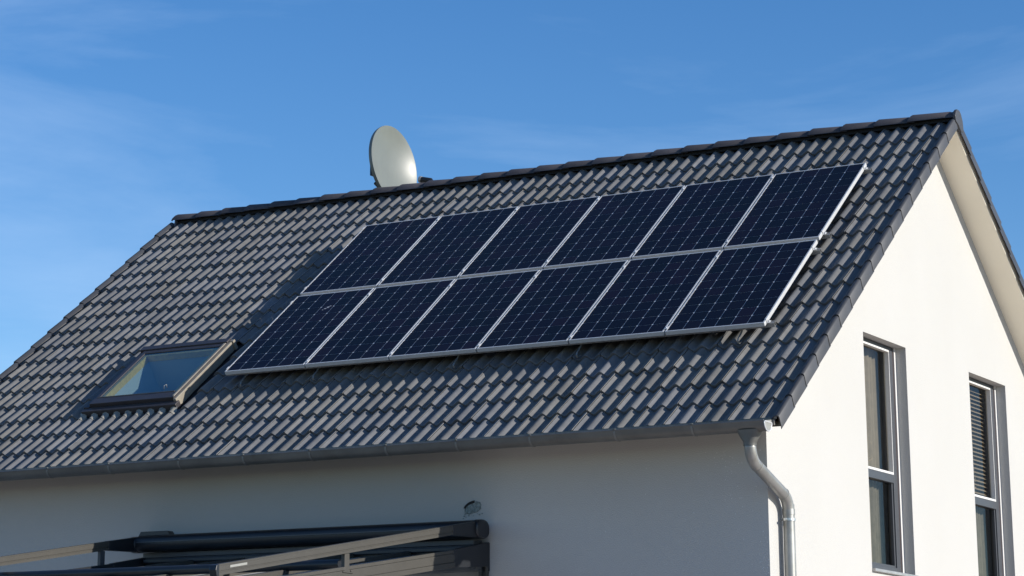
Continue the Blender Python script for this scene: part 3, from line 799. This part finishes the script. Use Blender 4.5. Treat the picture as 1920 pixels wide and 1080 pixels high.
b = MB(); b.tube([Vector((-0.72, 4.14, 2.64 + GZ)), Vector((-0.42, 4.13, 2.66 + GZ)), Vector((-0.12, 4.12, 2.76 + GZ))], 0.014, 8)
b.build('feed_arm', M['black_alu'], dish, smooth=True)
b = MB(); b.tube([Vector((-0.275, 4.14, 2.872 + GZ)), Vector((-0.245, 4.14, 2.866 + GZ))], [0.040, 0.040], 16); l_ = b.build('feed_horn', M['alu_dull'], dish, smooth=True, auto=40)
b = MB(); b.tube([Vector((-0.244, 4.14, 2.866 + GZ)), Vector((-0.12, 4.14, 2.840 + GZ)), Vector((-0.08, 4.14, 2.80 + GZ))], [0.036, 0.032, 0.018], 16)
b.tube([Vector((-0.13, 4.14, 2.83 + GZ)), Vector((-0.12, 4.12, 2.72 + GZ))], 0.015, 8)
b.build('receiver', M['black_alu'], dish, smooth=True, auto=40)

# ------------------------------------------------------------------ awning over the terrace
aw = empty('awning', (1.5, -0.75, -1.79 + GZ), 'dark awning cassette with grey side rails on the shaded wall', 'awning')
AX0, AX1, AY, AZ = -0.50, 3.50, -0.80, -1.795
def oval(cx, cy, rx, ry, e_=0.8, n=28):
    return [(cx + rx * math.copysign(abs(math.cos(a)) ** e_, math.cos(a)), cy + ry * math.copysign(abs(math.sin(a)) ** e_, math.sin(a))) for a in [2 * math.pi * i / n for i in range(n)]]
TX = lambda u_, v_, q: (q, u_, v_ + GZ)
b = MB(); b.prism(oval(AY, AZ, 0.105, 0.082), AX0 + 0.12, AX1 - 0.06, TX); cs = b.build('cassette', M['black_alu'], aw, smooth=True, auto=35)
b = MB(); b.box(AX0 + 0.13, AX1 - 0.07, AY - 0.112, AY - 0.100, AZ + 0.004, AZ + 0.014); b.build('cassette_groove', M['ant'], cs)
b = MB(); b.box(AX0 + 0.12, AX1 - 0.10, AY + 0.02, AY + 0.17, AZ - 0.135, AZ - 0.085); b.build('wall_bracket', M['ant'], aw, bevel=0.006)
b = MB(); b.prism([(-0.40, 0.0), (-0.375, 0.040), (-0.05, 0.040), (-0.015, 0.0)], AY - 0.03, AY + 0.06, lambda u_, v_, q: (u_, q, v_ + AZ + 0.079 + GZ))
b.build('motor_cover', M['black_alu'], aw)
def slope(y): return -1.800 + 0.1652 * (y + 1.285)          # top of a guide rail
# end housings
b = MB(); b.prism(oval(AY, AZ, 0.112, 0.086), AX1 - 0.059, AX1 + 0.015, TX); b.build('end_cap', M['black_alu'], aw, bevel=0.015, smooth=True, auto=40)
b = MB(); b.prism(oval(AY, AZ - 0.005, 0.108, 0.080), AX0 + 0.02, AX0 + 0.119, TX); b.build('end_cap', M['black_alu'], aw, bevel=0.012, smooth=True, auto=40)
for xo in (AX0 + 0.10, AX1 - 0.01):
    b = MB()
    b.prism([(-0.80, -1.72), (-1.285, slope(-1.285) + 0.002), (-1.285, slope(-1.285) - 0.088), (-0.80, -1.872)], xo - 0.062, xo + 0.002, lambda u_, v_, q: (q, u_, v_ + GZ))
    b.build('rail_holder', M['black_alu'], aw, bevel=0.004)
    rl = MB(); ye = -4.72
    def sec(lo, hi, x0, x1):
        rl.prism([(-1.286, slope(-1.286) - lo), (ye, slope(ye) - lo), (ye, slope(ye) - hi), (-1.286, slope(-1.286) - hi)], x0, x1, lambda u_, v_, q: (q, u_, v_ + GZ))
    sec(0.0, 0.012, xo - 0.062, xo - 0.004); sec(0.0125, 0.050, xo - 0.058, xo - 0.0); sec(0.0505, 0.062, xo - 0.055, xo - 0.007); sec(0.0625, 0.084, xo - 0.058, xo - 0.001)
    r_ = rl.build('guide_rail', M['grey_alu'], aw)
    ec = MB(); ec.prism([(ye - 0.001, slope(ye) + 0.004), (ye - 0.035, slope(ye) - 0.008), (ye - 0.045, slope(ye) - 0.045), (ye - 0.03, slope(ye) - 0.092), (ye - 0.001, slope(ye) - 0.092)], xo - 0.064, xo + 0.003, lambda u_, v_, q: (q, u_, v_ + GZ))
    ec.build('rail_end_cap', M['black_alu'], r_, bevel=0.004)
    if xo > 0:
        st_ = MB(); st_.box(xo + 0.0003, xo + 0.0012, ye + 0.14, ye + 0.36, slope(ye + 0.22) - 0.038, slope(ye + 0.22) - 0.020, T=lambda x, y, z: (x, y, z + 0.1652 * (y - ye - 0.22) + GZ))
        st_.build('sticker', M['zinc_light'], r_)
        ys_ = -2.95
    else: ys_ = -1.36
    bk = MB()
    zt_ = slope(ys_) - 0.0845
    bk.box(xo - 0.045, xo - 0.010, ys_ - 0.035, ys_ + 0.035, zt_ - 0.150, zt_)
    bk.box(xo - 0.060, xo + 0.004, ys_ - 0.075, ys_ + 0.075, zt_ - 0.162, zt_ - 0.151)
    bk.tube([(xo - 0.003, ys_ + 0.05, zt_ - 0.150 + GZ), (xo - 0.003, ys_ + 0.05, zt_ - 0.135 + GZ)], 0.008, 8)
    bk.build('support_bracket', M['grey_alu'] if xo > 0 else M['ant'], aw, bevel=0.003)
b = MB(); b.tube([(-1.8, -2.78, -2.232 + GZ), (3.30, -2.78, -2.232 + GZ)], 0.042, 20); b.build('front_bar', M['black_alu'], aw, smooth=True, auto=40)

pr = empty('patio_roof', (1.5, -2.6, 0), 'grey and black terrace roof frame below the awning', 'patio roof')
b = MB(); b.box(-0.33, 3.44, -0.80, YW - 0.001, -2.16, -1.93); b.box(-0.33, 3.44, -0.84, -0.801, -1.985, -1.945)
b.build('wall_beam', M['black_alu'], pr, bevel=0.008)
def sl2(y): return -2.005 + 0.150 * (y + 1.20)
for xo in (3.485, -0.36):
    b = MB()
    TXp = lambda u_, v_, q: (q, u_, v_ + GZ)
    for (lo, hi, x0, x1) in ((0.0, 0.030, -0.045, -0.006), (0.0305, 0.105, -0.052, -0.001), (0.1055, 0.150, -0.058, 0.006)):
        b.prism([(-1.25, sl2(-1.25) - lo), (-5.6, sl2(-5.6) - lo), (-5.6, sl2(-5.6) - hi), (-1.25, sl2(-1.25) - hi)], xo + x0, xo + x1, TXp)
    b.build('rafter', M['grey_alu'] if xo > 0 else M['black_alu'], pr, bevel=0.004)
    b = MB(); b.prism([(-0.64, -1.90), (-1.249, sl2(-1.25) + 0.004), (-1.249, sl2(-1.25) - 0.155), (-0.64, -2.115)], xo - 0.060, xo - 0.004, TXp)
    b.build('rafter_holder', M['black_alu'], pr, bevel=0.004)
b = MB(); b.box(3.40, 3.465, -0.70, YW - 0.002, -GZ, -2.161); b.box(3.40, 3.475, -0.69, YW - 0.002, -2.160, -1.905); b.build('wall_post', M['black_alu'], pr, bevel=0.004)
b = MB(); b.box(3.4655, 3.480, -0.695, -0.665, -GZ, -2.08); b.build('edge_strip', M['grey_alu'], pr)
b = MB(); b.add([(3.455, -0.71, sl2(-0.71) - 0.10 + GZ), (3.455, -5.5, sl2(-5.5) - 0.10 + GZ), (3.455, -5.5, 0.4), (3.455, -0.71, 0.4)], [(0, 1, 2, 3)])
b.build('side_pane', M['glass_patio'], pr)
b = MB(); b.add([(-0.34, -0.81, sl2(-0.81) - 0.06 + GZ), (3.43, -0.81, sl2(-0.81) - 0.06 + GZ), (3.43, -5.4, sl2(-5.4) - 0.06 + GZ), (-0.34, -5.4, sl2(-5.4) - 0.06 + GZ)], [(0, 1, 2, 3)])
b.build('roof_sheet', M['panelroof'], pr)
for k in range(5):
    x = 0.25 + 0.62 * k
    b = MB(); b.box(x - 0.03, x + 0.03, -5.4, -0.82, -0.058, -0.018, T=lambda X_, y, z: (X_, y, sl2(y) + z + GZ)); b.build('rafter', M['grey_alu'], pr)
b = MB(); b.box(3.41, 3.47, -5.6, -5.5, -GZ, -2.8); b.build('corner_post', M['black_alu'], pr)
b = MB(); b.box(-0.38, 3.49, -5.75, -5.601, -2.92, -2.68); b.build('front_gutter', M['grey_alu'], pr)
